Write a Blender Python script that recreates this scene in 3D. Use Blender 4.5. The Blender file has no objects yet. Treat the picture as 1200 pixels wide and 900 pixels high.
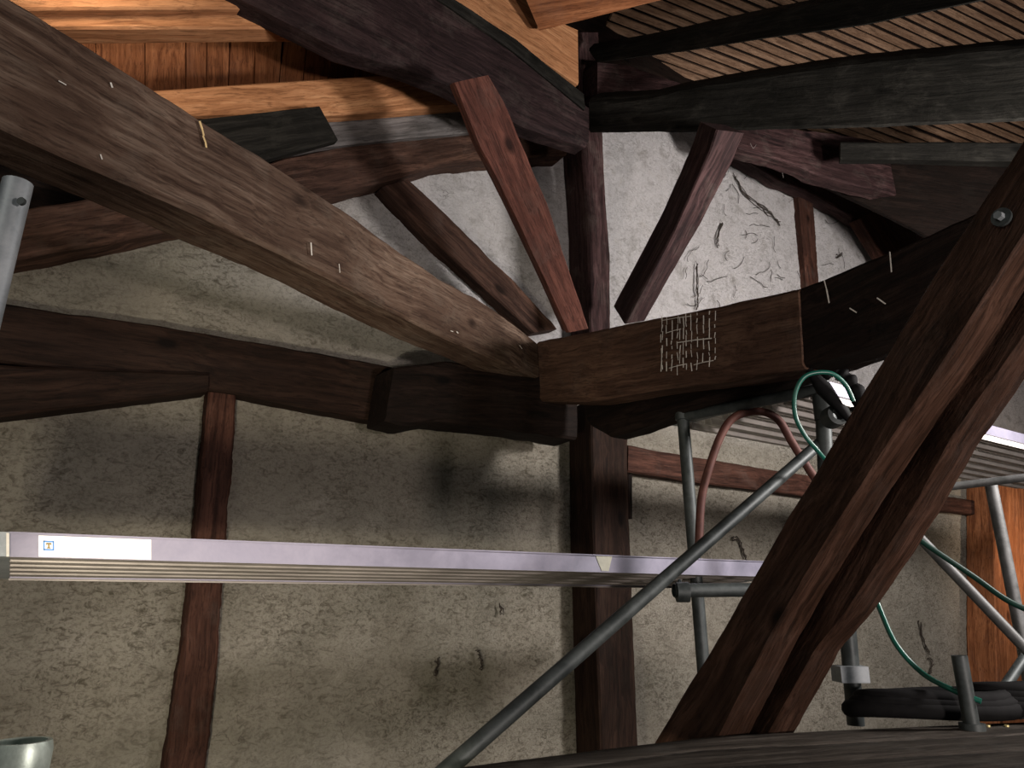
import bpy, bmesh, math, random
from mathutils import Vector, Matrix, noise
random.seed(7)
SC = bpy.context.scene
COL = SC.collection
R = math.radians

# ------------------------------------------------------------------ camera, world, lights, exposure
PITCH = R(16.0); EYE = Vector((0, 0, 1.6)); F = 900.0
cd = bpy.data.cameras.new('camera'); cam = bpy.data.objects.new('camera', cd); COL.objects.link(cam)
cam.location = EYE; cam.rotation_euler = (R(90) + PITCH, 0, 0)
cd.sensor_width = 36; cd.lens = F / 1200 * 36; cd.clip_start = 0.02
SC.camera = cam
SC.view_settings.view_transform = 'Standard'; SC.view_settings.look = 'None'
SC.view_settings.gamma = 1; SC.view_settings.use_curve_mapping = False
SC.view_settings.exposure = 0.0
w = bpy.data.worlds.new('world'); SC.world = w; w.use_nodes = True
w.node_tree.nodes['Background'].inputs[0].default_value = (0.75, 0.85, 1.0, 1)
w.node_tree.nodes['Background'].inputs[1].default_value = 0.035

def area(name, loc, target, size, power, col):
    l = bpy.data.lights.new(name, 'AREA'); l.energy = power; l.color = col; l.size = size; l.shape = 'DISK'
    o = bpy.data.objects.new(name, l); COL.objects.link(o); o.location = loc
    d = Vector(target) - Vector(loc); o.rotation_euler = d.to_track_quat('-Z', 'Y').to_euler()
    return o
area('lamp_right', (3.5, 2.5, 2.9), (1.9, 4.7, 3.3), 0.5, 175, (1.0, 0.92, 0.90))
area('lamp_behind_right', (2.65, -0.8, 1.5), (0.9, 2.6, 2.3), 0.35, 88, (1.0, 0.86, 0.82))
area('opening_behind', (-1.5, -1.0, 3.2), (0.1, 4.0, 3.0), 1.2, 15, (1.0, 0.95, 0.88))
area('lamp_column', (5.15, 6.7, 1.9), (5.2, 7.6, 2.1), 0.1, 14, (1.0, 0.74, 0.55))
area('fill_roof', (-1.65, 2.15, 3.95), (-0.6, 3.9, 4.2), 0.25, 5.5, (1.0, 0.82, 0.64))  # added unseen fill that brightens the orange roof boards
sl = bpy.data.lights.new('work_lamp', 'SPOT'); sl.energy = 190; sl.color = (1.0, 0.88, 0.70)
sl.spot_size = R(94); sl.spot_blend = .55; sl.shadow_soft_size = .10
so_ = bpy.data.objects.new('work_lamp', sl); COL.objects.link(so_); so_.location = (-0.58, 0.60, 1.09)
so_.rotation_euler = (Vector((-1.15, 3.6, 1.25)) - so_.location).to_track_quat('-Z', 'Y').to_euler()

# ------------------------------------------------------------------ geometry helpers
FW = Vector((0, math.cos(PITCH), math.sin(PITCH))); UP = Vector((0, -math.sin(PITCH), math.cos(PITCH)))
def ray(px, py): return Vector((1, 0, 0)) * ((px - 600) / F) + UP * ((450 - py) / F) + FW
def at(px, py, d):
    r = ray(px, py); return EYE + r * (d / r.y)
def hdir(az): return Vector((math.sin(R(az)), math.cos(R(az)), 0))
class Plane:
    def __init__(s, p, n):
        s.p = Vector(p); s.n = Vector(n).normalized()
        if s.n.dot(s.p - EYE) < 0: s.n = -s.n      # the normal points away from the viewer's side
    def hit(s, px, py):
        r = ray(px, py); return EYE + r * ((s.p - EYE).dot(s.n) / r.dot(s.n))
def vplane(az, p): return Plane(p, hdir(az - 90))
def P3(a, b, c):
    a, b, c = at(*a), at(*b), at(*c); return Plane(a, (b - a).cross(c - a))
def hplane(z): return Plane((0, 2, z), (0, 0, 1))
WAZ = 55.0; U = hdir(WAZ); N = hdir(WAZ - 90)     # along the plaster wall; away from us through it
PW = 3.6
def W(off=0.0): return Plane(N * (PW - off), N)

def resample(pts, n):
    L = [0]
    for a, b in zip(pts, pts[1:]): L.append(L[-1] + (b - a).length)
    out = []; k = 0
    for i in range(n):
        t = L[-1] * i / (n - 1)
        while k < len(pts) - 2 and L[k + 1] < t: k += 1
        s = (t - L[k]) / max(1e-9, L[k + 1] - L[k]); out.append(pts[k].lerp(pts[k + 1], min(1, s)))
    return out

def link(name, me, mat, parent=None):
    o = bpy.data.objects.new(name, me); COL.objects.link(o)
    if mat: me.materials.append(mat)
    if parent: o.parent = parent
    return o
def tag(o, label, cat, group=None):
    o['label'] = label; o['category'] = cat
    if group: o['group'] = group
    return o
def frame(origin, x, hint=Vector((0, 0, 1))):
    x = x.normalized(); y = hint.cross(x)
    if y.length < 1e-3: y = Vector((0, 1, 0)).cross(x)
    y.normalize(); z = x.cross(y)
    return Matrix.Translation(origin) @ Matrix((x, y, z)).transposed().to_4x4()
def mesh_obj(name, verts, faces, mat, M=None, parent=None, smooth=False):
    """verts are in world space; the object gets the local frame M so that grain follows it"""
    if M is None: M = Matrix.Translation(sum(verts, Vector()) / len(verts))
    inv = M.inverted()
    me = bpy.data.meshes.new(name); me.from_pydata([inv @ v for v in verts], [], faces)
    bm = bmesh.new(); bm.from_mesh(me); bmesh.ops.recalc_face_normals(bm, faces=bm.faces)
    bm.to_mesh(me); bm.free()
    if smooth: me.polygons.foreach_set('use_smooth', [True] * len(me.polygons))
    o = link(name, me, mat)
    if parent:
        o.parent = parent; o.matrix_parent_inverse = parent.matrix_basis.inverted()
    o.matrix_basis = M
    return o

def beam_geo(A, B, ext, rough=0.004, cham=0.010, step=0.035, seed=0, wane=0.0, side=5, ragged=0.0):
    """timber between edge polylines A (upper) and B (lower) on its visible face, going back by ext"""
    L = max(sum((b - a).length for a, b in zip(A, A[1:])), 0.05)
    n = max(6, min(160, int(L / step)))
    A = resample(A, n); B = resample(B, n)
    so = Vector((seed * 3.7, seed * 1.3, -seed * 2.1))
    verts = []; m = None
    for i in range(n):
        c = [A[i], B[i], B[i] + ext, A[i] + ext]
        ctr = (c[0] + c[2]) / 2
        ring = []
        for k in range(4):
            a, b = c[k], c[(k + 1) % 4]; d = b - a; l = d.length; d = d / max(l, 1e-6); ch = min(cham, l * .2)
            for s in range(side):
                q = ch + (l - 2 * ch) * s / (side - 1)
                ring.append(a + d * q)
        m = len(ring)
        for v in ring:
            r = (v - ctr)
            if r.length > 1e-6: r.normalize()
            f = noise.noise(v * 2.3 + so) * rough * 1.0 + noise.noise(v * 9 + so) * rough * .6 + noise.noise(v * 31 + so) * rough * .3
            if ragged: f += noise.noise(v * 55 + so) * ragged
            if wane: f += min(0, noise.noise(v * 4 + so * 2)) * wane
            verts.append(v + r * f)
    faces = []
    for i in range(n - 1):
        for k in range(m):
            k2 = (k + 1) % m
            faces.append((i * m + k, i * m + k2, (i + 1) * m + k2, (i + 1) * m + k))
    faces.append(tuple(range(m))[::-1]); faces.append(tuple((n - 1) * m + k for k in range(m)))
    return verts, faces

_seed = [0]
def timber(name, A, B, plane, ext, mat, label=None, cat='beam', parent=None, kind=None, group=None, **kw):
    """A, B: outline points seen on the timber's face, laid on a real plane; ext: thickness (m) away from us or a vector"""
    _seed[0] += 1
    A = [plane.hit(*p) for p in A]; B = [plane.hit(*p) for p in B]
    if not isinstance(ext, Vector): ext = plane.n * ext
    verts, faces = beam_geo(A, B, ext, seed=_seed[0], **kw)
    M = frame((A[0] + B[0]) / 2, (A[-1] + B[-1] - A[0] - B[0]))
    o = mesh_obj(name, verts, faces, mat, M, parent, smooth=True)
    sd = kw.get('side', 5); m = 4 * sd; last = len(verts) - m
    for e in o.data.edges:
        a, b = e.vertices
        if (abs(a - b) == m and (a % m) % sd in (0, sd - 1)) or (a < m and b < m) or (a >= last and b >= last): e.use_edge_sharp = True
    if label: tag(o, label, cat, group)
    if kind: o['kind'] = kind
    return o

def box_verts(p, x, y, z):
    c = [p, p + x, p + x + y, p + y]; v = c + [q + z for q in c]
    return v, [(0, 1, 2, 3), (4, 5, 6, 7), (0, 1, 5, 4), (1, 2, 6, 5), (2, 3, 7, 6), (3, 0, 4, 7)]
def box(name, p, x, y, z, mat, parent=None, M=None):
    v, f = box_verts(p, x, y, z)
    return mesh_obj(name, v, f, mat, M or frame(p, x), parent)
def merge(parts):
    V = []; Fc = []
    for v, f in parts:
        b = len(V); V += v; Fc += [tuple(i + b for i in q) for q in f]
    return V, Fc

def smooth_path(pts, k=8):
    out = []
    P = [pts[0]] + pts + [pts[-1]]
    for i in range(1, len(P) - 2):
        a, b, c, d = P[i - 1:i + 3]
        for s in range(k):
            t = s / k
            out.append(.5 * ((2 * b) + (c - a) * t + (2 * a - 5 * b + 4 * c - d) * t * t + (3 * b - a - 3 * c + d) * t ** 3))
    out.append(pts[-1]); return out
def tube_geo(pts, r, seg=20, hollow=0.0, radii=None):
    n = len(pts); verts = []; faces = []
    t0 = (pts[1] - pts[0]).normalized()
    nrm = t0.orthogonal().normalized()
    def ringset(rad_of, flip):
        nonlocal nrm
        nn = nrm; base = len(verts)
        for i in range(n):
            t = (pts[min(i + 1, n - 1)] - pts[max(i - 1, 0)]).normalized()
            nn = (nn - t * nn.dot(t)).normalized(); bb = t.cross(nn)
            for k in range(seg):
                a = 2 * math.pi * k / seg; verts.append(pts[i] + (nn * math.cos(a) + bb * math.sin(a)) * rad_of(i))
        for i in range(n - 1):
            for k in range(seg):
                k2 = (k + 1) % seg
                faces.append((base + i * seg + k, base + i * seg + k2, base + (i + 1) * seg + k2, base + (i + 1) * seg + k))
        return base
    ro = (lambda i: radii[i]) if radii else (lambda i: r)
    b0 = ringset(ro, False)
    if hollow:
        b1 = ringset(lambda i: ro(i) - hollow, True)
        for e in (0, n - 1):
            for k in range(seg):
                k2 = (k + 1) % seg
                faces.append((b0 + e * seg + k, b0 + e * seg + k2, b1 + e * seg + k2, b1 + e * seg + k))
    else:
        faces.append(tuple(range(seg))[::-1]); faces.append(tuple(b0 + (n - 1) * seg + k for k in range(seg)))
    return verts, faces
def tube(name, pts, r, mat, parent=None, seg=20, hollow=0.0, radii=None, smooth=True):
    v, f = tube_geo(pts, r, seg, hollow, radii)
    o = mesh_obj(name, v, f, mat, frame(pts[0], pts[-1] - pts[0]), parent, smooth=smooth)
    if smooth:
        bm = bmesh.new(); bm.from_mesh(o.data)
        for e in bm.edges:
            if len(e.link_faces) == 2 and e.calc_face_angle(0) > 1.0: e.smooth = False
        bm.to_mesh(o.data); bm.free()
    return o

# ------------------------------------------------------------------ materials
class NT:
    def __init__(s, name):
        s.m = bpy.data.materials.new(name); s.m.use_nodes = True; s.t = s.m.node_tree; s.b = s.t.nodes['Principled BSDF']
    def n(s, typ, **kw):
        nd = s.t.nodes.new(typ)
        for k, v in kw.items():
            if k.startswith('i_'):
                key = k[2:]; key = int(key) if key.isdigit() else key.replace('_', ' ')
                nd.inputs[key].default_value = v
            else: setattr(nd, k, v)
        return nd
    def l(s, a, b): s.t.links.new(a, b)
    def coords(s, scale, rnd=True):
        tc = s.n('ShaderNodeTexCoord'); v = tc.outputs['Object']
        if rnd:
            oi = s.n('ShaderNodeObjectInfo'); mu = s.n('ShaderNodeMath', operation='MULTIPLY', i_1=37.0)
            s.l(oi.outputs['Random'], mu.inputs[0]); ad = s.n('ShaderNodeVectorMath', operation='ADD')
            s.l(v, ad.inputs[0]); s.l(mu.outputs[0], ad.inputs[1]); v = ad.outputs[0]
        s.base = v
        mp = s.n('ShaderNodeMapping'); mp.inputs['Scale'].default_value = scale; s.l(v, mp.inputs[0]); return mp.outputs[0]
    def noise(s, vec, scale, detail=6, rough=.6, dist=0.0):
        nd = s.n('ShaderNodeTexNoise', i_Scale=scale, i_Detail=detail, i_Roughness=rough, i_Distortion=dist)
        s.l(vec, nd.inputs['Vector']); return nd.outputs['Fac']
    def ramp(s, fac, stops):
        r = s.n('ShaderNodeValToRGB'); e = r.color_ramp.elements
        while len(e) < len(stops): e.new(0.5)
        for el, (p, c) in zip(e, stops):
            el.position = p; el.color = (*c, 1) if len(c) == 3 else c
        s.l(fac, r.inputs[0]); return r.outputs[0]
    def mix(s, fac, a, b, mode='MIX'):
        m = s.n('ShaderNodeMix', data_type='RGBA', blend_type=mode)
        for sock, v in ((m.inputs[0], fac), (m.inputs[6], a), (m.inputs[7], b)):
            if hasattr(v, 'is_linked') or hasattr(v, 'links'): s.l(v, sock)
            elif isinstance(v, (int, float)): sock.default_value = v
            else: sock.default_value = (*v, 1)
        return m.outputs[2]
def sc(c, k): return tuple(x * k for x in c)

def wood(name, dark, mid, light, rough=.75, bump=.5, dust=(.12, .10, .085), dust_amt=.35, knots=True):
    t = NT(name)
    v = t.coords((1.0, 13.0, 13.0))
    base = t.base
    warp = t.noise(base, 2.2, 3, .5)
    wv = t.n('ShaderNodeVectorMath', operation='ADD'); t.l(v, wv.inputs[0])
    sw = t.n('ShaderNodeMath', operation='MULTIPLY', i_1=.9); t.l(warp, sw.inputs[0]); t.l(sw.outputs[0], wv.inputs[1])
    grain = t.noise(wv.outputs[0], 2.4, 8, .62, .5)
    fine = t.noise(wv.outputs[0], 9.0, 4, .7, .2)
    col = t.ramp(grain, [(.36, dark), (.50, mid), (.64, light)])
    patch = t.noise(base, 1.7, 5, .65)
    col = t.mix(t.ramp(patch, [(.35, (0, 0, 0)), (.68, (.8, .8, .8))]), col, t.mix(.55, mid, dark))
    blot = t.noise(base, 5.0, 6, .7, .4)
    col = t.mix(t.ramp(blot, [(.52, (0, 0, 0)), (.75, (dust_amt,) * 3)]), col, dust)
    col = t.mix(t.ramp(fine, [(.38, (.55,) * 3), (.50, (0,) * 3)]), col, sc(dark, .45))
    height = t.mix(.35, grain, fine)
    if knots:
        mp = t.n('ShaderNodeMapping'); mp.inputs['Scale'].default_value = (1.6, 3.2, 3.2); t.l(base, mp.inputs[0])
        vo = t.n('ShaderNodeTexVoronoi', i_Scale=1.3); t.l(mp.outputs[0], vo.inputs['Vector'])
        k = t.ramp(vo.outputs['Distance'], [(.06, (1, 1, 1)), (.13, (0, 0, 0))])
        col = t.mix(k, col, sc(dark, .5))
    t.l(col, t.b.inputs['Base Color'])
    rg = t.n('ShaderNodeMapRange', i_To_Min=rough - .12, i_To_Max=min(1, rough + .15)); t.l(blot, rg.inputs[0]); t.l(rg.outputs[0], t.b.inputs['Roughness'])
    t.b.inputs['Specular IOR Level'].default_value = .12
    b = t.n('ShaderNodeBump', i_Strength=bump, i_Distance=.012); t.l(height, b.inputs['Height'])
    b2 = t.n('ShaderNodeBump', i_Strength=bump * .6, i_Distance=.02); t.l(blot, b2.inputs['Height']); t.l(b.outputs[0], b2.inputs['Normal'])
    t.l(b2.outputs[0], t.b.inputs['Normal'])
    return t.m

M = {}
M['beam_brown'] = wood('weathered_brown_wood', (.038, .021, .014), (.112, .072, .050), (.205, .148, .108), dust_amt=.55, dust=(.15, .122, .095))
M['beam_tie'] = wood('brown_tie_wood', (.040, .022, .015), (.095, .052, .034), (.16, .095, .062), dust_amt=.3)
M['beam_dark'] = wood('dark_wood_and_shade', (0.0050, 0.0035, 0.0025), (0.0120, 0.0070, 0.0050), (0.0225, 0.0135, 0.0100), dust=(0.0200, 0.0175, 0.0140))  # dark wood; also carries shade painted on the tie beam and gap
M['beam_rail'] = wood('dark_brown_wood', (0.0088, 0.0050, 0.0033), (0.0209, 0.0110, 0.0072), (0.0363, 0.0198, 0.0132), dust=(0.0275, 0.0220, 0.0165))
M['beam_red'] = wood('red_brown_wood', (0.0460, 0.0184, 0.0138), (0.1150, 0.0437, 0.0310), (0.1955, 0.0782, 0.0552), dust_amt=.3)
M['beam_gable'] = wood('knotty_brown_wood', (.024, .012, .008), (.060, .032, .022), (.115, .062, .042), dust_amt=.25)
M['beam_redbrown'] = wood('dark_red_brown_wood', (.020, .009, .006), (.055, .024, .016), (.10, .045, .03), dust_amt=.25)
M['beam_hip'] = wood('dark_purple_brown_wood', (.010, .006, .006), (.026, .015, .015), (.052, .031, .030), dust_amt=.3)
M['beam_plum'] = wood('plum_brown_wood', (.014, .008, .008), (.040, .021, .020), (.080, .044, .042), dust_amt=.4)
M['beam_brace'] = wood('olive_brown_wood', (0.0189, 0.0095, 0.0054), (0.0567, 0.0284, 0.0175), (0.1148, 0.0607, 0.0405), dust_amt=.15, rough=.6)
M['beam_grey'] = wood('grey_weathered_wood', (.07, .065, .06), (.13, .12, .115), (.20, .19, .18), dust_amt=.3)
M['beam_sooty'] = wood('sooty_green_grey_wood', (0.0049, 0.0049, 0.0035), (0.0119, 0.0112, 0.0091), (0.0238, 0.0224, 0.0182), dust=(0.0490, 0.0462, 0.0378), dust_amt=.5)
M['new_wood'] = wood('new_orange_wood', (.22, .095, .04), (.42, .20, .09), (.55, .29, .14), dust=(.2, .1, .05), dust_amt=.25, bump=.2)
M['plank_orange'] = wood('orange_board_wood', (.13, .045, .018), (.26, .10, .04), (.36, .15, .065), dust_amt=.25, bump=.3)
M['lath_wood'] = wood('pale_lath_wood', (.13, .075, .045), (.25, .155, .095), (.36, .235, .15), dust_amt=.3, knots=False)
M['board_grey'] = wood('worn_platform_wood', (0.0270, 0.0228, 0.0180), (0.0660, 0.0552, 0.0432), (0.1200, 0.1050, 0.0870), dust=(0.1320, 0.1260, 0.1080), dust_amt=.5)

def metal(name, c1, c2, rough=.5, metallic=.6, scale=14, bump=.15):
    t = NT(name); v = t.coords((1, 1, 1)); f = t.noise(v, scale, 6, .7, .3)
    t.l(t.ramp(f, [(.36, c1), (.64, c2)]), t.b.inputs['Base Color']); t.b.inputs['Metallic'].default_value = metallic
    rg = t.n('ShaderNodeMapRange', i_To_Min=rough - .12, i_To_Max=rough + .2); t.l(f, rg.inputs[0]); t.l(rg.outputs[0], t.b.inputs['Roughness'])
    b = t.n('ShaderNodeBump', i_Strength=bump, i_Distance=.003); t.l(t.noise(v, scale * 3, 4, .7), b.inputs['Height']); t.l(b.outputs[0], t.b.inputs['Normal'])
    return t.m
M['galv'] = metal('galvanised_steel', (.20, .23, .24), (.32, .35, .36), .5, .4)
M['galv_dim'] = metal('darker_galvanised_steel', (0.0800, 0.0840, 0.0800), (0.1520, 0.1560, 0.1520), .55, .4)  # darker copy of the galvanised steel for the right-hand tubes
M['galv_green'] = metal('green_galvanised_steel', (0.3300, 0.4050, 0.3450), (0.6750, 0.7800, 0.6900), .4, .5)
M['steel_dark'] = metal('dull_dark_steel', (0.0330, 0.0408, 0.0396), (0.0720, 0.0840, 0.0810), .5, .4)
M['rust'] = metal('rust_red_paint', (0.0660, 0.0193, 0.0138), (0.1210, 0.0468, 0.0330), .6, .2)
M['alu'] = metal('aluminium', (0.1955, 0.1913, 0.2465), (0.2805, 0.2720, 0.3400), .42, .3, scale=5, bump=.05)
M['alu_bounce'] = metal('bounce_lit_aluminium', (.62, .60, .56), (.80, .78, .74), .55, .2, scale=4, bump=.05)  # brighter colour stands in for bounce light under the upper deck
M['alu_dull'] = metal('dull_aluminium', (.28, .26, .235), (.40, .37, .34), .5, .5, scale=5, bump=.08)
def plain(name, c, rough=.6, c2=None, scale=30):
    t = NT(name); v = t.coords((1, 1, 1)); f = t.noise(v, scale, 4, .6)
    t.l(t.ramp(f, [(.3, c2 or sc(c, .8)), (.7, c)]), t.b.inputs['Base Color']); t.b.inputs['Roughness'].default_value = rough
    return t.m
M['sticker'] = plain('white_label_paper', (.95, .95, .93), .5, (.92, .92, .90))
M['blue'] = plain('blue_print', (.10, .30, .70)); M['ochre'] = plain('dark_gold_print', (.28, .20, .04))
M['tape'] = plain('pale_tape', (.62, .62, .5)); M['white_paint'] = plain('white_limewash_splash', (.75, .72, .64))
M['bare_chip'] = plain('bare_yellow_wood_chip', (.75, .55, .25)); M['cable'] = plain('green_hose_rubber', (.012, .13, .09), .35)
M['cable_dark'] = plain('dark_green_hose_rubber', (.006, .045, .03), .4)
M['black'] = plain('black_rubber', (.008, .008, .008), .8, (.004, .004, .004)); M['black'].node_tree.nodes['Principled BSDF'].inputs['Specular IOR Level'].default_value = .15
M['web'] = plain('dusty_cobweb', (.22, .2, .18), .9)
M['brass'] = metal('bright_brass', (.8, .7, .3), (.9, .8, .45), .25, .6)
M['dirt'] = plain('dark_dirt', (.03, .022, .015), .9)

def plaster():
    t = NT('rough_lime_plaster'); v = t.coords((1, 1, 1), rnd=False)
    big = t.noise(v, .9, 5, .6); mid = t.noise(v, 6, 8, .68, .4)
    mp = t.n('ShaderNodeMapping'); mp.inputs['Rotation'].default_value = (0, .5, 0); mp.inputs['Scale'].default_value = (1, 1, 1.9); t.l(v, mp.inputs[0])
    pit = t.noise(mp.outputs[0], 20, 8, .74, 1.3); fin = t.noise(v, 75, 6, .72)
    col = t.ramp(big, [(.35, (.36, .34, .275)), (.52, (.44, .41, .335)), (.68, (.50, .47, .39))])
    # plaster colour is whiter high up and to the right of the king post
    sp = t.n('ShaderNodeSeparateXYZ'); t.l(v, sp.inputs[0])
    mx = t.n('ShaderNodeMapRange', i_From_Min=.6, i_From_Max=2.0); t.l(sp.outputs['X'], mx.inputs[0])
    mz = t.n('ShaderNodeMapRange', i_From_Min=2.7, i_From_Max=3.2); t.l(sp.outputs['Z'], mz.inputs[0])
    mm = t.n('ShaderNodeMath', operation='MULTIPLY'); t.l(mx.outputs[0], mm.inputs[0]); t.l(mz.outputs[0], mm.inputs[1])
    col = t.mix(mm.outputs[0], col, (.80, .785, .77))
    col = t.mix(t.ramp(mid, [(.30, (.5,) * 3), (.48, (0,) * 3)]), col, (.22, .20, .155))
    col = t.mix(t.ramp(mid, [(.56, (0,) * 3), (.74, (.5,) * 3)]), col, (.62, .58, .50))  # highlights painted on the raised spots of the relief
    rgh = t.ramp(t.noise(v, 1.6, 4, .6), [(.34, (.35,) * 3), (.60, (1,) * 3)])
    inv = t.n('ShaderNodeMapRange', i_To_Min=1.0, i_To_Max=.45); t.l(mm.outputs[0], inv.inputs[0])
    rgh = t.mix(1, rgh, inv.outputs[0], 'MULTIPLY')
    p = t.ramp(pit, [(.37, (1,) * 3), (.51, (0,) * 3)])
    col = t.mix(t.mix(1, p, rgh, 'MULTIPLY'), col, (.15, .135, .10))  # relief shade put into the colour: pits painted dark
    p2 = t.ramp(fin, [(.38, (.6,) * 3), (.50, (0,) * 3)])
    col = t.mix(t.mix(1, p2, rgh, 'MULTIPLY'), col, (.15, .135, .10))  # fine crevice shade painted into the colour too
    wn = t.n('ShaderNodeTexNoise', i_Scale=7.0, i_Detail=6.0); t.l(v, wn.inputs['Vector'])
    wv = t.mix(.18, v, wn.outputs['Color'])
    vo = t.n('ShaderNodeTexVoronoi', feature='DISTANCE_TO_EDGE', i_Scale=9.0); t.l(wv, vo.inputs['Vector'])
    cr = t.ramp(vo.outputs['Distance'], [(.0, (1,) * 3), (.018, (0,) * 3)])
    msk = t.ramp(t.noise(v, 5.2, 3, .5), [(.55, (0,) * 3), (.66, (.7,) * 3)])
    col = t.mix(t.mix(1, cr, msk, 'MULTIPLY'), col, (.12, .10, .08))
    t.l(col, t.b.inputs['Base Color']); t.b.inputs['Roughness'].default_value = .95; t.b.inputs['Specular IOR Level'].default_value = .1
    b = t.n('ShaderNodeBump', i_Strength=.9, i_Distance=.03); t.l(mid, b.inputs['Height'])
    c = t.n('ShaderNodeBump', i_Strength=.9, i_Distance=.07); t.l(pit, c.inputs['Height']); t.l(b.outputs[0], c.inputs['Normal'])
    e = t.n('ShaderNodeBump', i_Strength=1.0, i_Distance=.022); t.l(fin, e.inputs['Height']); t.l(c.outputs[0], e.inputs['Normal'])
    t.l(e.outputs[0], t.b.inputs['Normal'])
    return t.m
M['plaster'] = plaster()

# ------------------------------------------------------------------ setting
def wpt(u, off, z): return N * (PW - off) + U * u + Vector((0, 0, z))
def uz(px, py, off=0):
    p = W(off).hit(px, py); return ((p - N * (PW - off)).dot(U), p.z)

# plaster wall with a gable outline, in real relief
gl = [uz(-260, 340), uz(33, 283), uz(160, 262), uz(375, 212), uz(520, 172), uz(660, 150), uz(845, 145), uz(900, 178), uz(1007, 232), uz(1100, 285), uz(1300, 420)]
def gtop(u):
    if u <= gl[0][0]: return gl[0][1]
    for (a, za), (b, zb) in zip(gl, gl[1:]):
        if u <= b: return za + (zb - za) * (u - a) / (b - a)
    return gl[-1][1]
nu, nz = 420, 170; u0, u1 = -2.2, 11.3
V = []; Fc = []
for i in range(nu):
    t_ = i / (nu - 1); u = u0 + (u1 - u0) * (t_ ** 1.25)
    zt = gtop(u)
    for j in range(nz):
        z = zt * j / (nz - 1)
        q = Vector((u, 0, z))
        d = noise.noise(q * 1.3) * .012 + noise.noise(q * 6) * .007 + noise.noise(q * 17) * .006 + noise.noise(q * 41) * .0035
        V.append(wpt(u, d, z))
for i in range(nu - 1):
    for j in range(nz - 1):
        a = i * nz + j; Fc.append((a, a + nz, a + nz + 1, a + 1))
wallM = Matrix.Translation(N * PW) @ Matrix((U, N, Vector((0, 0, 1)))).transposed().to_4x4()
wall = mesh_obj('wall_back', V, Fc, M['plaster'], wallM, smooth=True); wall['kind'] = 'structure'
o = box('wall_outer', wpt(-3.2, -.16, 0), U * 14.6, N * .08, Vector((0, 0, 7.4)), M['beam_dark']); o['kind'] = 'structure'
o = box('floor', Vector((-4, -3.5, -.1)), Vector((14, 0, 0)), Vector((0, 13.5, 0)), Vector((0, 0, .1)), M['board_grey']); o['kind'] = 'structure'

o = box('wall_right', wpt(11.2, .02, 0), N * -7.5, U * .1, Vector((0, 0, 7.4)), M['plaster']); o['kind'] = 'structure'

# right roof slope: backing and laths
LD = hdir(64); SD = (hdir(64 - 90) * math.cos(R(30)) - Vector((0, 0, 1)) * math.sin(R(30)))
RN = LD.cross(SD).normalized()
if RN.z < 0: RN = -RN
r0 = at(690, 88, 5.45)
roofR = Plane(r0, RN)
o = box('ceiling', r0 + RN * .05 - LD * .62 - SD * 3.4, LD * 11, SD * 4.6, RN * .03, M['beam_dark']); o['kind'] = 'structure'; ceilR = o
nl = 50
for k in range(nl):
    s = -2.45 + k * .072
    p = r0 - LD * (.02 + .05 * random.random()) + SD * s
    lw = .048 + random.random() * .009
    tilt = SD * random.uniform(-.012, .012)
    v, f = box_verts(p, LD * 9.0 + tilt, SD * lw, RN * (.028 + random.random() * .006))
    mesh_obj('lath', v, f, M['lath_wood'], frame(p, LD), ceilR)

# left roof slope: boards under the tiles, one by one
o = box('ceiling', Vector((-5, -3.5, 7.4)), Vector((15, 0, 0)), Vector((0, 13.5, 0)), Vector((0, 0, .1)), M['beam_dark'])
o['kind'] = 'structure'; ceilL = o
PLK = W(.03)
xs_top = [-40, 20, 66, 112, 170, 218, 243, 270, 301, 334, 364, 392, 420, 450, 480, 515, 560]
xs_bot = [-60, 2, 55, 113, 170, 218, 242, 267, 297, 325, 352, 382, 412, 442, 474, 508, 552]
for k in range(len(xs_top) - 1):
    g = .4
    a, b = xs_top[k] + g, xs_top[k + 1] - g; c, d = xs_bot[k] + g, xs_bot[k + 1] - g
    dz = random.uniform(-.012, .012)
    pl = Plane(PLK.p + PLK.n * dz, PLK.n)
    timber('plank', [(a, 12), (c, 124)], [(b, 12), (d, 124)], pl, .022, M['plank_orange'], parent=ceilL, rough=.001, cham=.002, step=.12, side=3)

# ------------------------------------------------------------------ roof timbers, upper left
timber('rafter', [(-80, -22), (20, -12), (330, -14), (480, -4)], [(-80, 6), (20, 11), (330, 9), (480, 16)], W(.55), .10, M['new_wood'],
       'new orange squared rafter at the very top left, above another one', rough=.001)
timber('rafter', [(-80, 8), (20, 11), (330, 9), (480, 16)], [(-80, 33), (60, 33), (330, 33), (480, 38)], W(.50), .12, M['new_wood'],
       'new orange squared rafter directly above the row of orange boards', rough=.001)
timber('rafter', [(60, 116), (182, 105), (400, 91), (590, 78)], [(60, 150), (230, 138), (400, 134), (590, 120)], W(.30), .10, M['new_wood'],
       'new orange squared rafter below the row of orange boards', rough=.002)
timber('wall_plate', [(300, 142), (385, 136), (470, 128), (640, 114)], [(300, 178), (400, 168), (470, 160), (640, 146)], W(.22), .14, M['beam_grey'],
       'grey weathered round-edged plate between orange rafter and brown gable beam', rough=.006, cham=.03)
timber('board_end', [(140, 150), (240, 139), (374, 124)], [(160, 208), (312, 187), (396, 164)], W(.36), .05, M['beam_sooty'],
       'short blackened board with a slanted sawn end above the long brown beam', 'board', rough=.002, cham=.004)
timber('gable_rafter', [(-120, 274), (0, 250), (160, 220), (315, 188), (420, 168), (560, 148), (665, 150)],
       [(-120, 326), (33, 303), (160, 279), (375, 231), (470, 208), (520, 192), (590, 186), (665, 182)], W(.16), .20, M['beam_gable'],
       'knotty brown gable beam rising to the post above the left plaster', rough=.009, wane=.02)
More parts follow.
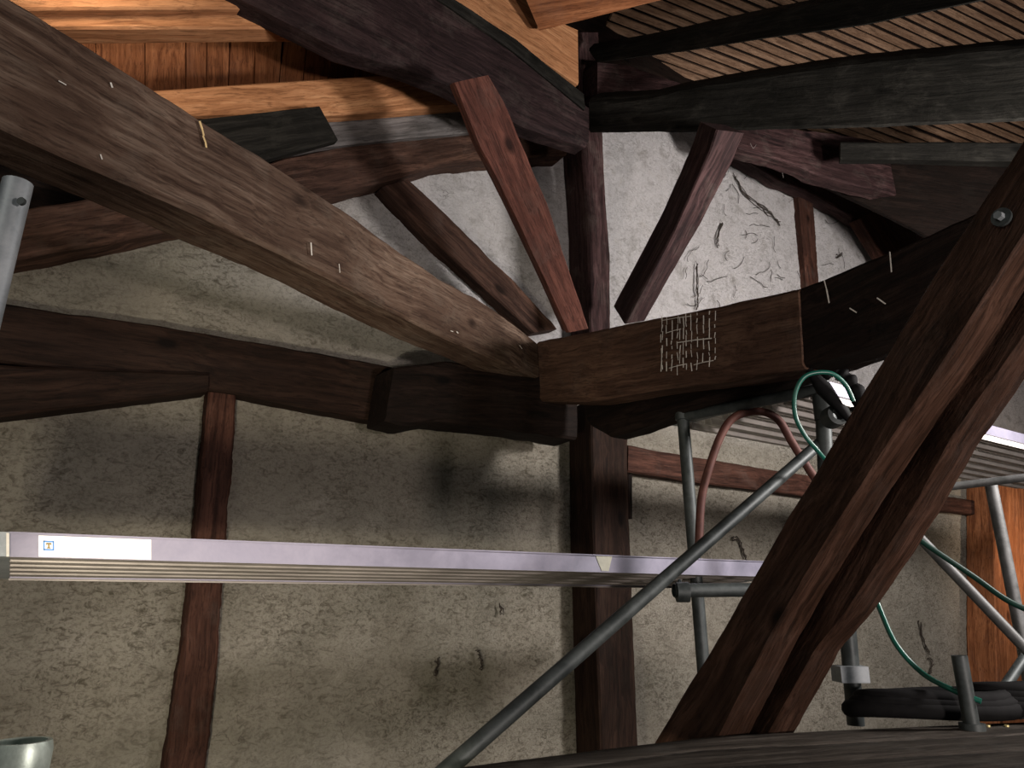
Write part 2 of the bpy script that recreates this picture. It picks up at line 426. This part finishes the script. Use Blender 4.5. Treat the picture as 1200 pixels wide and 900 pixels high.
# hip beam coming towards us, left of the king post
HP = W(.63)
timber('hip_rafter', [(380, -95), (530, -1), (600, 48), (640, 82), (690, 122)], [(180, -60), (295, 0), (400, 54), (467, 74), (533, 98), (617, 147), (690, 170)], HP,
       .16, M['beam_hip'], 'huge plum-brown hip beam running from top centre down to the king post', rough=.010, cham=.03)
timber('fillet_board', [(395, -100), (532, -4), (605, 45), (684, 108)], [(380, -92), (520, 2), (596, 54), (686, 128)], W(.65),
       .05, M['beam_sooty'], 'narrow grey ledge strip along the top of the hip beam', 'board', rough=.006)
timber('new_board', [(500, -80), (628, 0), (650, 22), (677, 34)], [(400, -90), (534, 0), (600, 45), (678, 99)], W(.42),
       .05, M['new_wood'], 'wide new orange board above the hip beam, ending at the king post', 'board', rough=.002)
timber('jack_rafter', [(600, -40), (720, -40), (860, -60)], [(632, 36), (690, 22), (860, -22)], P3((632, 30, 3.9), (760, 0, 3.8), (700, -30, 3.7)),
       .10, M['plank_orange'], 'short brown jack rafter crossing the top edge beside the laths', rough=.003)

# ------------------------------------------------------------------ roof timbers, upper right
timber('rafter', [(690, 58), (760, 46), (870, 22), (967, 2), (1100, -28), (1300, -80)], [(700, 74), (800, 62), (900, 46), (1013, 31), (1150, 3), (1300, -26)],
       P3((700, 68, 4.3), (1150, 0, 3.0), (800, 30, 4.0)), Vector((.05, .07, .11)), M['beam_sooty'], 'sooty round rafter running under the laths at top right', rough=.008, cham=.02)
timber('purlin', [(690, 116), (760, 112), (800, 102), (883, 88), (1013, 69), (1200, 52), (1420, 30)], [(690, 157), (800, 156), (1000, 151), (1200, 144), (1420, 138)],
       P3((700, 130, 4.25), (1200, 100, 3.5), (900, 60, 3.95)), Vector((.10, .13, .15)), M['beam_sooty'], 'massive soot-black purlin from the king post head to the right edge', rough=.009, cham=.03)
timber('beam_end', [(700, 72), (735, 75), (798, 97)], [(700, 112), (740, 112), (800, 104)], W(.35), .14, M['beam_plum'],
       'wedge-shaped reddish beam end above the purlin beside the king post', rough=.005)
timber('gable_rafter', [(850, 148), (900, 148), (1000, 158), (1090, 180), (1180, 215), (1260, 250)], [(866, 174), (917, 188), (960, 205), (1058, 232), (1170, 272), (1260, 306)], vplane(66, at(866, 165, 4.85)), .14, M['beam_plum'],
       'upper plum-brown beam sloping down right under the purlin, hung with cobwebs', rough=.010, wane=.02)
timber('gable_rafter', [(850, 158), (915, 176), (960, 200), (1040, 240), (1140, 300)], [(862, 180), (914, 211), (954, 228), (1007, 258), (1110, 330)], W(.16), .14, M['beam_plum'],
       'lower plum-brown gable beam bordering the bright white plaster', rough=.009, wane=.02)
timber('short_strut', [(1008, 256), (1035, 300), (1050, 325)], [(1030, 246), (1055, 285), (1072, 312)], W(.22), .12, M['beam_redbrown'],
       'short slanted red-brown strut just above the tie beam, right of the thin stud', 'strut', rough=.005)
timber('short_strut', [(1066, 222), (1085, 262), (1100, 300)], [(1092, 222), (1115, 262), (1130, 300)], W(.5), .12, M['beam_plum'],
       'short plum strut wedged between sloping beam and tie beam near the big brace', 'strut', rough=.005)
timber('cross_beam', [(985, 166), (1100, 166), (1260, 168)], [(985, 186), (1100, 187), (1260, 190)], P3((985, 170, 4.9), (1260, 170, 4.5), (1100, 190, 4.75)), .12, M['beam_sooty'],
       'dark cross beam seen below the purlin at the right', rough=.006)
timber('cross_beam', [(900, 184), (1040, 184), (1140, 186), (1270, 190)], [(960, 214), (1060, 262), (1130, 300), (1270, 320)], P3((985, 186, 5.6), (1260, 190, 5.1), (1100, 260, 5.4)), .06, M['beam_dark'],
       'broad black sheet put in for the dark gap behind the big brace', rough=.010)  # black sheet added where only a dark gap shows below the laths

# ------------------------------------------------------------------ king post and struts
kp = W(.20)
timber('king_post', [(677, 38), (681, 160), (688, 250), (690, 300), (692, 392)], [(702, 38), (707, 160), (711, 250), (715, 300), (716, 392)], kp, .20, M['beam_plum'],
       'upright king post between the fanned struts, above the tie beam', 'post', rough=.006)
timber('main_post', [(693, 470), (695, 600), (700, 750), (706, 905), (709, 1000)], [(735, 470), (738, 600), (743, 750), (749, 905), (752, 1000)], W(.22), .22, M['beam_rail'],
       'tall dark post below the tie beam in front of the plaster wall', 'post', rough=.005)
timber('side_stile', [(736, 556), (737, 608)], [(742, 556), (742, 608)], W(.10), .08, M['beam_dark'], 'small dark block on the right side of the tall post', 'block', rough=.002)
timber('wall_strut', [(480, 210), (560, 286), (600, 325), (655, 385)], [(448, 219), (520, 294), (560, 330), (625, 390)], W(.10), .12, M['beam_gable'],
       'rough brown strut set in the plaster, leftmost of the fan', 'strut', rough=.009, wane=.02)
SP = P3((555, 95, 3.2), (675, 385, 3.95), (600, 90, 3.23))
timber('fan_strut', [(531, 97), (560, 170), (610, 270), (665, 390)], [(572, 88), (590, 118), (640, 235), (690, 385)], SP, .10, M['beam_red'],
       'long reddish strut with a sawn free top end, leaning left before the post', 'strut', rough=.004)
S4 = P3((866, 165, 3.75), (745, 372, 4.1), (838, 160, 3.65))
e4 = at(818, 150, 3.86) - at(838, 160, 3.65)
timber('fan_strut', [(840, 152), (832, 176), (790, 270), (732, 380)], [(872, 156), (860, 186), (822, 262), (756, 376)], S4, e4, M['beam_plum'],
       'thick plum-brown strut leaning right from the post up to the purlin', 'strut', rough=.005)
timber('thin_stud', [(934, 212), (940, 270), (947, 345)], [(952, 212), (956, 270), (961, 345)], W(.06), .08, M['beam_redbrown'],
       'thin ragged red-brown stud in the bright white plaster', 'stud', rough=.008, step=.012, ragged=.004)

# ------------------------------------------------------------------ wall framing
timber('wall_rail', [(-140, 330), (20, 357), (245, 391), (460, 430)], [(-140, 405), (20, 427), (280, 463), (470, 498)], W(.10), .16, M['beam_rail'],
       'long dark horizontal rail across the left plaster wall', rough=.006)
timber('wall_brace', [(-140, 420), (15, 428), (130, 434), (244, 438)], [(-140, 512), (0, 489), (130, 472), (244, 458)], W(.14), .14, M['beam_rail'],
       'tapering dark brace tucked under the left rail, ending at the stud', 'brace', rough=.006)
timber('wall_stud', [(246, 440), (240, 520), (229, 620), (214, 760), (192, 910), (180, 990)], [(278, 440), (274, 520), (266, 620), (256, 760), (240, 910), (230, 990)], W(.07), .10, M['beam_redbrown'],
       'leaning red-brown stud below the left rail, behind the aluminium deck', 'stud', rough=.008, step=.012, ragged=.004)
timber('wall_rail', [(736, 522), (815, 535), (950, 558), (1180, 592)], [(736, 553), (815, 565), (950, 582), (1180, 607)], W(.08), .14, M['beam_redbrown'],
       'red-brown rail behind the scaffold tubes, right of the tall post', rough=.006)
timber('corner_post', [(1164, 560), (1165, 640), (1168, 780), (1172, 880)], [(1250, 560), (1255, 640), (1262, 780), (1270, 880)], W(.25), .25, M['plank_orange'],
       'orange lamp-lit timber post at the right edge of the photo', 'post', rough=.012)

# ------------------------------------------------------------------ the big beams
C_PL = W(.34)
timber('bolster_beam', [(462, 430), (520, 424), (600, 430), (676, 442)], [(452, 494), (480, 500), (515, 493), (600, 504), (676, 515)], C_PL, .22, M['beam_dark'],
       'short thick dark beam along the wall under the joint of the big beams', rough=.010, cham=.015)
TP = vplane(WAZ - 90, C_PL.hit(632, 430))
timber('tie_beam', [(629, 400), (690, 388), (780, 370), (860, 354), (935, 338)], [(631, 470), (690, 470), (780, 456), (860, 446), (940, 432)], TP, .15, M['beam_tie'],
       'brown tie beam section with white scribbled marks, right of the joint', rough=.006, cham=.016)
TPd = Plane(TP.p + TP.n * .012, TP.n)
timber('tie_beam', [(933, 338), (960, 328), (1050, 292), (1130, 255), (1260, 185)], [(938, 432), (1000, 412), (1060, 390), (1160, 338), (1300, 262)], TPd, .16, M['beam_dark'],
       'blackened outer section of the tie beam, shadow put into its colour, behind the big brace', rough=.006, cham=.014)  # this section's dark wood stands in for a cast shadow
TP2 = Plane(TP.p + TP.n * .14, TP.n)
timber('curved_bearer', [(684, 440), (760, 430), (900, 400), (1050, 350), (1200, 280)], [(688, 498), (712, 512), (738, 504), (800, 481), (900, 452), (1050, 404), (1200, 335)], TP2, .16, M['beam_dark'],
       'black curved bearer beneath the tie beam, resting on the tall post', rough=.008, cham=.03)
DP = vplane(28.6, C_PL.hit(632, 430))
timber('dragon_beam', [(-330, -225), (-150, -108), (20, 2), (130, 72), (240, 143), (310, 186), (400, 243), (520, 330), (560, 348), (629, 400)],
       [(-330, 10), (-150, 84), (0, 149), (200, 237), (333, 299), (400, 334), (523, 397), (632, 444)], DP, .20, M['beam_brown'],
       'huge greyish-brown beam crossing from upper left to the joint at centre', rough=.007, cham=.012)
AP = vplane(WAZ - 90, at(820, 862, 2.45))
timber('great_brace', [(720, 950), (768, 868), (800, 812), (850, 730), (870, 694), (917, 613), (967, 533), (997, 483), (1047, 400), (1107, 300), (1140, 250), (1200, 160), (1290, 15), (1400, -160)],
       [(800, 950), (845, 862), (905, 745), (950, 668), (1000, 587), (1050, 510), (1110, 423), (1188, 300), (1300, 128), (1380, 10), (1490, -155)], AP, U * .135, M['beam_brace'],
       'nearest massive slanting brace with a bolt near its top, left one of the pair', 'brace', rough=.006, cham=.010)
BP = Plane(AP.p + U * .17, AP.n)
timber('great_brace', [(820, 950), (865, 858), (950, 690), (1020, 590), (1130, 425), (1250, 240), (1350, 80), (1460, -95)],
       [(862, 950), (902, 862), (960, 760), (1000, 712), (1077, 593), (1120, 513), (1200, 403), (1300, 255), (1400, 110), (1515, -65)], BP, U * .125, M['beam_brace'],
       'second massive slanting brace close behind the bolted one, on its right', 'brace', rough=.008, cham=.012)

# ------------------------------------------------------------------ aluminium deck across the left
DKq = Plane(N * 2.3, N)
tA = DKq.hit(10, 625); tB = DKq.hit(905, 659); lA = DKq.hit(10, 652.5); lB = DKq.hit(905, 676)
far = at(10, 677.5, DKq.hit(10, 652).y + .36) - lA
far2 = far
dx = (tB - tA)
deck = bpy.data.objects.new('scaffold_deck', None); COL.objects.link(deck); deck.location = lA
tag(deck, 'long aluminium scaffold deck with a white label, crossing in front of the plaster wall', 'scaffold deck')
bpy.context.view_layer.update()
thin = -DKq.n * .004
v1 = box_verts(lA, lB - lA, thin, tA - lA)
# side rail: web with top and bottom lips
q = merge([( [lA, lB, tB, tA, lA + DKq.n * .004, lB + DKq.n * .004, tB + DKq.n * .004, tA + DKq.n * .004],
             [(0, 1, 2, 3), (4, 5, 6, 7), (0, 1, 5, 4), (1, 2, 6, 5), (2, 3, 7, 6), (3, 0, 4, 7)]),
           ([tA - N * .006, tB - N * .006, tB + N * .03, tA + N * .03] + [p + Vector((0, 0, .004)) for p in (tA - N * .006, tB - N * .006, tB + N * .03, tA + N * .03)],
            [(0, 1, 2, 3), (4, 5, 6, 7), (0, 1, 5, 4), (1, 2, 6, 5), (2, 3, 7, 6), (3, 0, 4, 7)])])
mesh_obj('side_rail', q[0], q[1], M['alu'], frame(lA, dx), deck)
# ribbed underside running the length
prof = []
fl = far2.length; fn = far2.normalized(); dn = (dx.normalized().cross(fn)).normalized()
if dn.z > 0: dn = -dn
x = 0.0; nrib = 5
seg = fl / nrib
for k in range(nrib):
    prof += [(k * seg, 0), (k * seg + seg * .55, 0), (k * seg + seg * .62, .012), (k * seg + seg * .93, .012)]
prof += [(fl, 0), (fl, -.006)]
low = [(s, -h) for s, h in prof]
V = []; Fc = []
for base in (lA, lB):
    for s, h in low: V.append(base + fn * s + dn * h)
    for s, h in low: V.append(base + fn * s + dn * (h - .004))
n = len(low)
for i in range(n - 1):
    Fc += [(i, i + 1, 2 * n + i + 1, 2 * n + i), (n + i, n + i + 1, 3 * n + i + 1, 3 * n + i)]
mesh_obj('deck_panel', V, Fc, M['alu_dull'], frame(lA, dx), deck)
topz = tA - lA
mesh_obj('walking_surface', *box_verts(lA + fn * .01 + topz * .8, lB - lA, fn * (fl - .02), topz * .08), M['alu_dull'], None, deck)
mesh_obj('side_rail', *box_verts(lA + fn * fl, lB - lA, fn * -.005, topz * .9), M['alu'], None, deck)
def patch(name, x0, y0, x1, y1, mat, parent, th=.0012, pl=DKq, slope=.0376, ragged=0):
    f = lambda a, b: pl.hit(a, b) - pl.n * .0008
    c = [f(x0, y0), f(x1, y0 + (x1 - x0) * slope), f(x1, y1 + (x1 - x0) * slope * .72), f(x0, y1)]
    V = c + [p - pl.n * th for p in c]
    return mesh_obj(name, V, [(0, 1, 2, 3), (4, 5, 6, 7), (0, 1, 5, 4), (1, 2, 6, 5), (2, 3, 7, 6), (3, 0, 4, 7)], mat, None, parent)
st = patch('label_sticker', 45, 627.5, 177, 652.3, M['sticker'], deck); st['label'] = 'white label with a letter T in a blue square'
DK2 = Plane(DKq.p - DKq.n * .0022, DKq.n)
for r_ in ((50.5, 633.5, 63.5, 635.4), (50.5, 643.2, 63.5, 645.1), (50.5, 633.5, 52.4, 645), (61.6, 633.9, 63.5, 645.4)):
    patch('emblem_frame', *r_, M['blue'], deck, .0006, DK2)
for r_ in ((54, 636.2, 60.2, 637.9), (56.2, 637, 58.1, 642.2), (55, 641.4, 59.3, 642.8), (54, 636.2, 55, 638.8), (59.3, 636.4, 60.2, 639)):
    patch('letter_stroke', *r_, M['ochre'], deck, .0006, DK2)
c = [DKq.hit(*p) - DKq.n * .001 for p in ((698, 651.5), (717, 652), (713, 669.5), (705, 669), (701, 660))]
mesh_obj('tape_scrap', c + [p - DKq.n * .001 for p in c], [(0, 1, 2, 3, 4), (9, 8, 7, 6, 5)] + [(i, (i + 1) % 5, 5 + (i + 1) % 5, 5 + i) for i in range(5)], M['tape'], None, deck)['label'] = 'scrap of pale tape'
ec = lA + (lA - lB).normalized() * .03
box('end_cap', ec - N * .012, (lB - lA).normalized() * .032, fn * (fl + .02), topz * 1.04, M['galv'], deck)
box('end_weld', DKq.hit(7, 625) - N * .014, (lB - lA).normalized() * .006, -topz, N * .01, M['white_paint'], deck)
ec2 = lB
box('end_cap', ec2 - N * .012, (lB - lA).normalized() * .032, fn * (fl + .02), topz * .9, M['galv'], deck)

# ------------------------------------------------------------------ upper right aluminium deck
dz2 = 1.6 + .86
H2 = hplane(dz2)
n0 = H2.hit(958, 459); f0 = H2.hit(838, 508)
tr = (f0 - n0); wdt = tr.dot(N)
deck2 = bpy.data.objects.new('scaffold_deck', None); COL.objects.link(deck2); deck2.location = n0
tag(deck2, 'ribbed aluminium scaffold deck behind the big braces, seen from below', 'scaffold deck')
bpy.context.view_layer.update()
nr = 7
for k in range(nr):
    s = wdt * k / nr
    p = n0 + N * s
    mesh_obj('deck_board', *merge([box_verts(p, U * 3.6, N * (wdt / nr * .93), Vector((0, 0, .008))), box_verts(p + N * (wdt / nr * .38), U * 3.6, N * .012, Vector((0, 0, -.022))),
             box_verts(p, U * 3.6, N * .01, Vector((0, 0, -.03)))]), M['alu_bounce'], frame(p, U), deck2)
box('end_rail', n0 - U * .03, N * wdt, U * .03, Vector((0, 0, .06)), M['galv'], deck2)
box('side_rail', n0 - N * .01, U * 3.6, N * .01, Vector((0, 0, .055)), M['alu'], deck2)

# ------------------------------------------------------------------ scaffold tubes
def coupler(parent, p, axis, r, L=.06):
    a = axis.normalized()
    tube('coupler', [p - a * L / 2, p + a * L / 2], r, M['steel_dark'], parent, seg=14)
    s = a.orthogonal().normalized()
    tube('bolt', [p + s * r * .6, p + s * (r + .028)], .008, M['steel_dark'], parent, seg=6)
def ttube(name, pts, r, mat, label, cat='scaffold tube', hollow=.004, **kw):
    o = tube(name, pts, r, mat, hollow=hollow, **kw); tag(o, label, cat); return o
# near left standard
a = at(21, 214, 1.2)
b = Vector((a.x, a.y, 0)); b.x -= .09
lt = ttube('scaffold_standard', [a, a.lerp(b, .3), b], .0243, M['galv'], 'galvanised tube standing at the left edge, its open top in front of the big beam')
tube('pin_hole', [at(24, 235, 1.172), at(24, 235, 1.172) + Vector((0, .006, 0))], .0068, M['steel_dark'], lt, seg=16)
# near left tube end with swollen lip
a = at(26, 868, .78); pts = [Vector((a.x, a.y, z)) for z in (0.02, .6, a.z - .05, a.z - .02, a.z - .008, a.z)]
ttube('scaffold_spigot', pts, .0243, M['galv_green'], 'pale green-grey open tube end at the bottom left corner', radii=[.0243, .0243, .0250, .0262, .0268, .0250], seg=32, hollow=.004)
# diagonal brace tube
d0 = at(455, 962, 2.0); d1 = at(960, 520, 2.98)
dg = ttube('scaffold_diagonal', [d0, d1], .0225, M['steel_dark'], 'dark grey diagonal tube running up right in front of post and deck')
# far-left standard of the right bay
s0 = at(800, 486, 3.5)
u1 = ttube('scaffold_standard', [Vector((s0.x, s0.y, s0.z + .02)), at(825, 790, 3.5), at(832, 880, 3.5)], .028, M['galv_green'] if False else M['steel_dark'], 'upright tube right of the tall post, rising behind the aluminium deck')
ledger = [s0 + Vector((0, 0, -.01)), at(962, 456, 2.95)]
lg = ttube('scaffold_transom', [ledger[0], ledger[1]], .024, M['steel_dark'], 'grey-green transom carrying the end of the upper deck')
coupler(lg, s0, Vector((0, 0, 1)), .036, .05)
nu_ = ttube('scaffold_standard', [at(962, 432, 2.96), at(968, 560, 2.96), at(990, 700, 2.96), at(1003, 850, 2.96)], .030, M['steel_dark'], 'upright tube partly hidden by the big brace, with a square clamp low down')
coupler(nu_, at(966, 478, 2.96), Vector((0, 0, 1)), .042, .10)
box('wedge_clamp', at(985, 783, 2.90) - Vector((0, 0, .05)), Vector((.10, 0, 0)), Vector((0, .09, 0)), Vector((0, 0, .055)), M['galv'], nu_)
# pipe ring clamp + black lever
rc = at(981, 486, 2.80)
rg_ = tube('swivel_coupler', [rc + Vector((0, -.02, 0)), rc + Vector((0, .06, 0))], .042, M['steel_dark'], hollow=.018, seg=24)
tag(rg_, 'round steel coupler with an open hole beside the clamped upright', 'coupler')
tube('lever', [at(948, 434, 2.78), at(965, 455, 2.76), at(995, 492, 2.76)], .024, M['black'], rg_, seg=10, radii=[.014, .03, .012])
bag = tube('strap_bundle', smooth_path([at(962, 440, 2.86), at(975, 433, 2.86), at(988, 440, 2.86), at(1000, 452, 2.85), at(1008, 470, 2.85), at(1004, 484, 2.86)], 6), .03, M['black'], seg=14,
           radii=[.018 + .014 * abs(math.sin(i * .7)) for i in range(31)])
tag(bag, 'black strap bundle hanging on the scaffold joint under the tie beam', 'strap')
# green hose loop
hl = tube('hose_loop', smooth_path([at(1000, 470, 2.74), at(990, 450, 2.72), at(972, 437, 2.70), at(945, 440, 2.70), at(932, 460, 2.71), at(932, 487, 2.72), at(943, 510, 2.73), at(958, 528, 2.75), at(972, 545, 2.8)], 8), .0085, M['cable'], seg=10)
tag(hl, 'bright green hose looped around the scaffold joint', 'hose')
# rusty arch
ar = smooth_path([at(819, 640, 3.25), at(822, 585, 3.25), at(832, 545, 3.25), at(846, 508, 3.25), at(862, 488, 3.25), at(890, 482, 3.25), at(912, 492, 3.25), at(928, 518, 3.25), at(948, 550, 3.25), at(975, 590, 3.25), at(990, 620, 3.25)], 6)
ttube('hatch_rail', ar, .0175, M['rust'], 'rust-red bent tube arch between the two uprights', 'rail')
# transom stub under the deck
tr_ = ttube('scaffold_transom', [at(790, 692, 3.22), at(905, 691, 3.3)], .028, M['steel_dark'], 'short dark transom tube right under the end of the long deck')
coupler(tr_, at(800, 694, 3.22), Vector((1, 0, 0)), .04, .05)
# right side group
ttube('scaffold_standard', [at(1160, 562, 3.6), at(1176, 640, 3.6), at(1196, 740, 3.6), at(1215, 850, 3.6)], .027, M['galv_dim'], 'galvanised upright at the right edge below the upper deck')
ttube('scaffold_transom', [at(1010, 570, 3.75), at(1100, 572, 3.65), at(1230, 556, 3.4)], .018, M['galv_dim'], 'thin transom under the right part of the upper deck')
ttube('scaffold_diagonal', [at(1070, 622, 3.3), at(1230, 790, 3.1)], .021, M['galv_dim'], 'galvanised diagonal tube sloping down to the right edge')
ttube('scaffold_diagonal', [at(1166, 822, 3.15), at(1225, 735, 3.4)], .020, M['steel_dark'], 'short dark tube slanting up at the right edge above the black hoses')
# short stub on the platform
PZ = 1.6 - .36
HP0 = hplane(PZ)
sb = HP0.hit(1140, 856)
stp = ttube('scaffold_spigot', [sb + Vector((0, 0, -.02)), Vector((at(1124, 768, sb.y).x, sb.y, at(1124, 768, sb.y).z))], .0225, M['steel_dark'], 'short upright tube stub standing on the wooden platform')
tube('base_flange', [sb, sb + Vector((0, 0, .02))], .036, M['steel_dark'], stp, seg=20)

# hoses on the right
h2 = tube('hose', smooth_path([at(1022, 690, 2.75), at(1032, 716, 2.72), at(1050, 755, 2.65), at(1080, 788, 2.6), at(1115, 808, 2.5), at(1150, 822, 2.45)], 8), .0085, M['cable'], seg=10)
tag(h2, 'green hose hanging from the big brace down to the short stub', 'hose')
h3 = tube('hose', smooth_path([at(1050, 612, 2.9), at(1082, 636, 2.85), at(1140, 675, 2.8), at(1185, 706, 2.75), at(1240, 728, 2.7)], 8), .010, M['cable_dark'], seg=10)
tag(h3, 'green hose running from the big brace out to the right edge', 'hose')

# ------------------------------------------------------------------ wooden platform, lower right
e1, e2, e3 = HP0.hit(470, 905), HP0.hit(840, 861), HP0.hit(1330, 838)
near1, near2 = Vector((-.6, 1.0, PZ)), Vector((1.9, .75, PZ))
V = []
plat = bpy.data.objects.new('wooden_platform', None); COL.objects.link(plat); plat.location = (e2.x, e2.y, PZ); bpy.context.view_layer.update()
tag(plat, 'worn wooden plank platform along the bottom right edge', 'platform')
nb = 4
farl = [HP0.hit(545, 898), HP0.hit(840, 862), HP0.hit(1200, 846), HP0.hit(1330, 842)]
back = Vector((-.10, -.235, 0))
for k in range(nb):
    A = [p + back * k for p in farl]; B = [p + back * (k + .975) for p in farl]
    if k == 0: A[0] = farl[0] 
    v, f = beam_geo(A, B, Vector((0, 0, -.05)), rough=.004, cham=.008, seed=40 + k, step=.04)
    mesh_obj('plank', v, f, M['board_grey'], frame(A[0], A[-1] - A[0]), plat, smooth=True)

# black coiled hose lying on the platform
def coil(cx, cy, label, r0=.17, n=3):
    c = HP0.hit(cx, cy); pts = []
    for i in range(n * 26):
        a = i / 26 * 2 * math.pi; rr = r0 - .012 * (i / 26) + .008 * noise.noise(Vector((i * .2, cx, 0)))
        pts.append(c + Vector((math.cos(a) * rr * 1.45, math.sin(a) * rr * .62, .030 + .016 * (i / 26) + .006 * math.sin(a * 2))))
    o = tube('hose_coil', pts, .027, M['black'], seg=10); tag(o, label, 'hose coil'); return o
coil(1098, 845, 'flat black hose coil on the platform left of the stub tube', .19)
coil(1212, 843, 'black hose coil piled higher at the right edge of the platform', .17, 4)
for px in (1158, 1180):  # brass discs stand in for two yellow glints
    p = HP0.hit(px, 852)
    o = tube('glint_disc', [p + Vector((0, 0, .0)), p + Vector((.0, 0, .006))], .007, M['brass'], seg=12)
    tag(o, 'yellow glint built as a small brass ferrule on the platform, %s of the two' % ('left' if px < 1170 else 'right'), 'disc')

# ------------------------------------------------------------------ small marks, parts of their beams
def find(label_part):
    for o in COL.objects:
        if o.get('label', '').startswith(label_part): return o
def strokes(name, lines, plane, width, mat, parent, lift=.012):
    """flat splashes and scratches lying on a timber's face"""
    parts = []
    for ln in lines:
        pts = [plane.hit(*p) - plane.n * lift for p in ln]
        for a, b in zip(pts, pts[1:]):
            d = (b - a).normalized(); s = d.cross(plane.n) * width * random.uniform(.5, 1.3)
            parts.append(box_verts(a - s / 2, b - a, s, -plane.n * .0012))
    v, f = merge(parts); o = mesh_obj(name, v, f, mat, None, parent); o['kind'] = 'stuff'; return o
tie = find('brown tie beam section')
ls = []
for x in (777, 778, 783, 789, 796, 799, 803, 806, 812, 819, 826, 833, 840):
    y = 372 - (x - 777) * .14 + random.uniform(-2, 6)
    while y < 436 - (x - 777) * .2:
        l = random.uniform(3, 15)
        ls.append([(x + random.uniform(-.8, .8), y), (x + random.uniform(-.8, .8), min(y + l, 440))]); y += l + random.uniform(0, 7)
for (xa, ya, xb) in ((778, 376, 812), (782, 391, 800), (796, 402, 836), (786, 432, 806), (815, 428, 838)):
    ls.append([(xa, ya), ((xa + xb) / 2, ya - 3), (xb, ya - 5)])
strokes('whitewash_strokes', ls, TP, .0036, M['white_paint'], tie, .010)
drg = find('huge greyish-brown')
strokes('bare_chip', [[(231, 143), (234, 152), (236, 160)], [(235, 160), (238, 168), (239, 174)]], DP, .010, M['bare_chip'], drg, .010)
strokes('whitewash_flecks', [[(362, 285), (363, 300)], [(115, 182), (117, 188)], [(66, 96), (75, 101)], [(127, 98), (129, 104)], [(533, 389), (535, 391)], [(526, 388), (529, 389)], [(395, 310), (396, 320)], [(607, 405), (610, 409)]],
        DP, .004, M['white_paint'], drg, .009)
blk = find('blackened outer section')
strokes('whitewash_drip', [[(968, 329), (971, 340), (974, 356)], [(1045, 296), (1047, 320)], [(998, 362), (1006, 367)], [(1030, 350), (1040, 357)]], TPd, .006, M['white_paint'], blk, .012)
# bolt on the near brace
br = find('nearest massive')
p = AP.hit(1176, 256)
tube('bolt_washer', [p - AP.n * .006, p - AP.n * .014], .022, M['steel_dark'], br, seg=20)
tube('bolt', [p - AP.n * .010, p - AP.n * .030], .010, M['galv'], br, seg=6)

# dry twigs / cobweb strands on the plaster and beams
tw = []
for (x, y, l) in ((330, 0, 0), ):
    pass
def twig(points, off=.03, r=.003):
    pl = W(off); out = []
    for rep_ in range(3):
        q = [pl.hit(p[0] + random.uniform(-1, 1) * rep_, p[1] + random.uniform(-3, 3)) for p in points]
        path = [c + Vector((random.uniform(-1, 1), 0, random.uniform(-1, 1))) * .010 for c in smooth_path(q, 4)]
        out.append(tube_geo(path, r, 5, radii=[r * random.uniform(.4, 1.7) for _ in path]))
    return merge(out)
v, f = merge([twig(p) for p in ([(511, 770), (512, 780), (509, 790)], [(560, 764), (563, 774), (564, 782)], [(587, 705), (587, 718)])])
o = mesh_obj('plaster_tufts', v, f, M['dirt'], None, wall); o['kind'] = 'stuff'
v, f = merge([twig(p, .02, .0035) for p in ([(859, 631), (866, 633), (871, 645), (874, 656)], [(1078, 728), (1083, 750), (1090, 770)], [(860, 205), (872, 225), (890, 240), (905, 252), (915, 262)],
              [(846, 262), (840, 280), (842, 290)], [(817, 310), (816, 335), (818, 360)], [(980, 300), (988, 296)], [(1089, 770), (1092, 778), (1090, 788)])])
o = mesh_obj('root_marks', v, f, M['dirt'], None, wall); o['kind'] = 'stuff'
random.seed(21)
cr = []
for k in range(46):
    x, y = random.uniform(770, 990), random.uniform(200, 355)
    if y < 170 + (x - 860) * .55: continue
    pts = [(x, y)]; a_ = random.uniform(0, 6.28)
    for q_ in range(random.randint(2, 5)):
        a_ += random.uniform(-.8, .8); pts.append((pts[-1][0] + 5 * math.cos(a_), pts[-1][1] + 5 * math.sin(a_)))
    pl = W(.018); pp = [pl.hit(*p) for p in pts]
    cr.append(tube_geo(smooth_path(pp, 3), .0024, 4))
v, f = merge(cr); o = mesh_obj('crack_marks', v, f, M['dirt'], None, wall); o['kind'] = 'stuff'
ws = []
for k in range(34):
    x = random.uniform(870, 1150); y = 150 + (x - 870) * .25 + random.uniform(-6, 25)
    dxx = random.uniform(-40, 40); dyy = random.uniform(-6, 28)
    pl = W(random.uniform(.52, .62))
    pts = [pl.hit(x, y), pl.hit(x + dxx * .5, y + dyy * .5 + 5), pl.hit(x + dxx, y + dyy)]
    ws.append(tube_geo(smooth_path(pts, 5), .0014, 4))
v, f = merge(ws)
ub = find('upper plum-brown')
o = mesh_obj('cobwebs', v, f, M['web'], None, ub); o['kind'] = 'stuff'
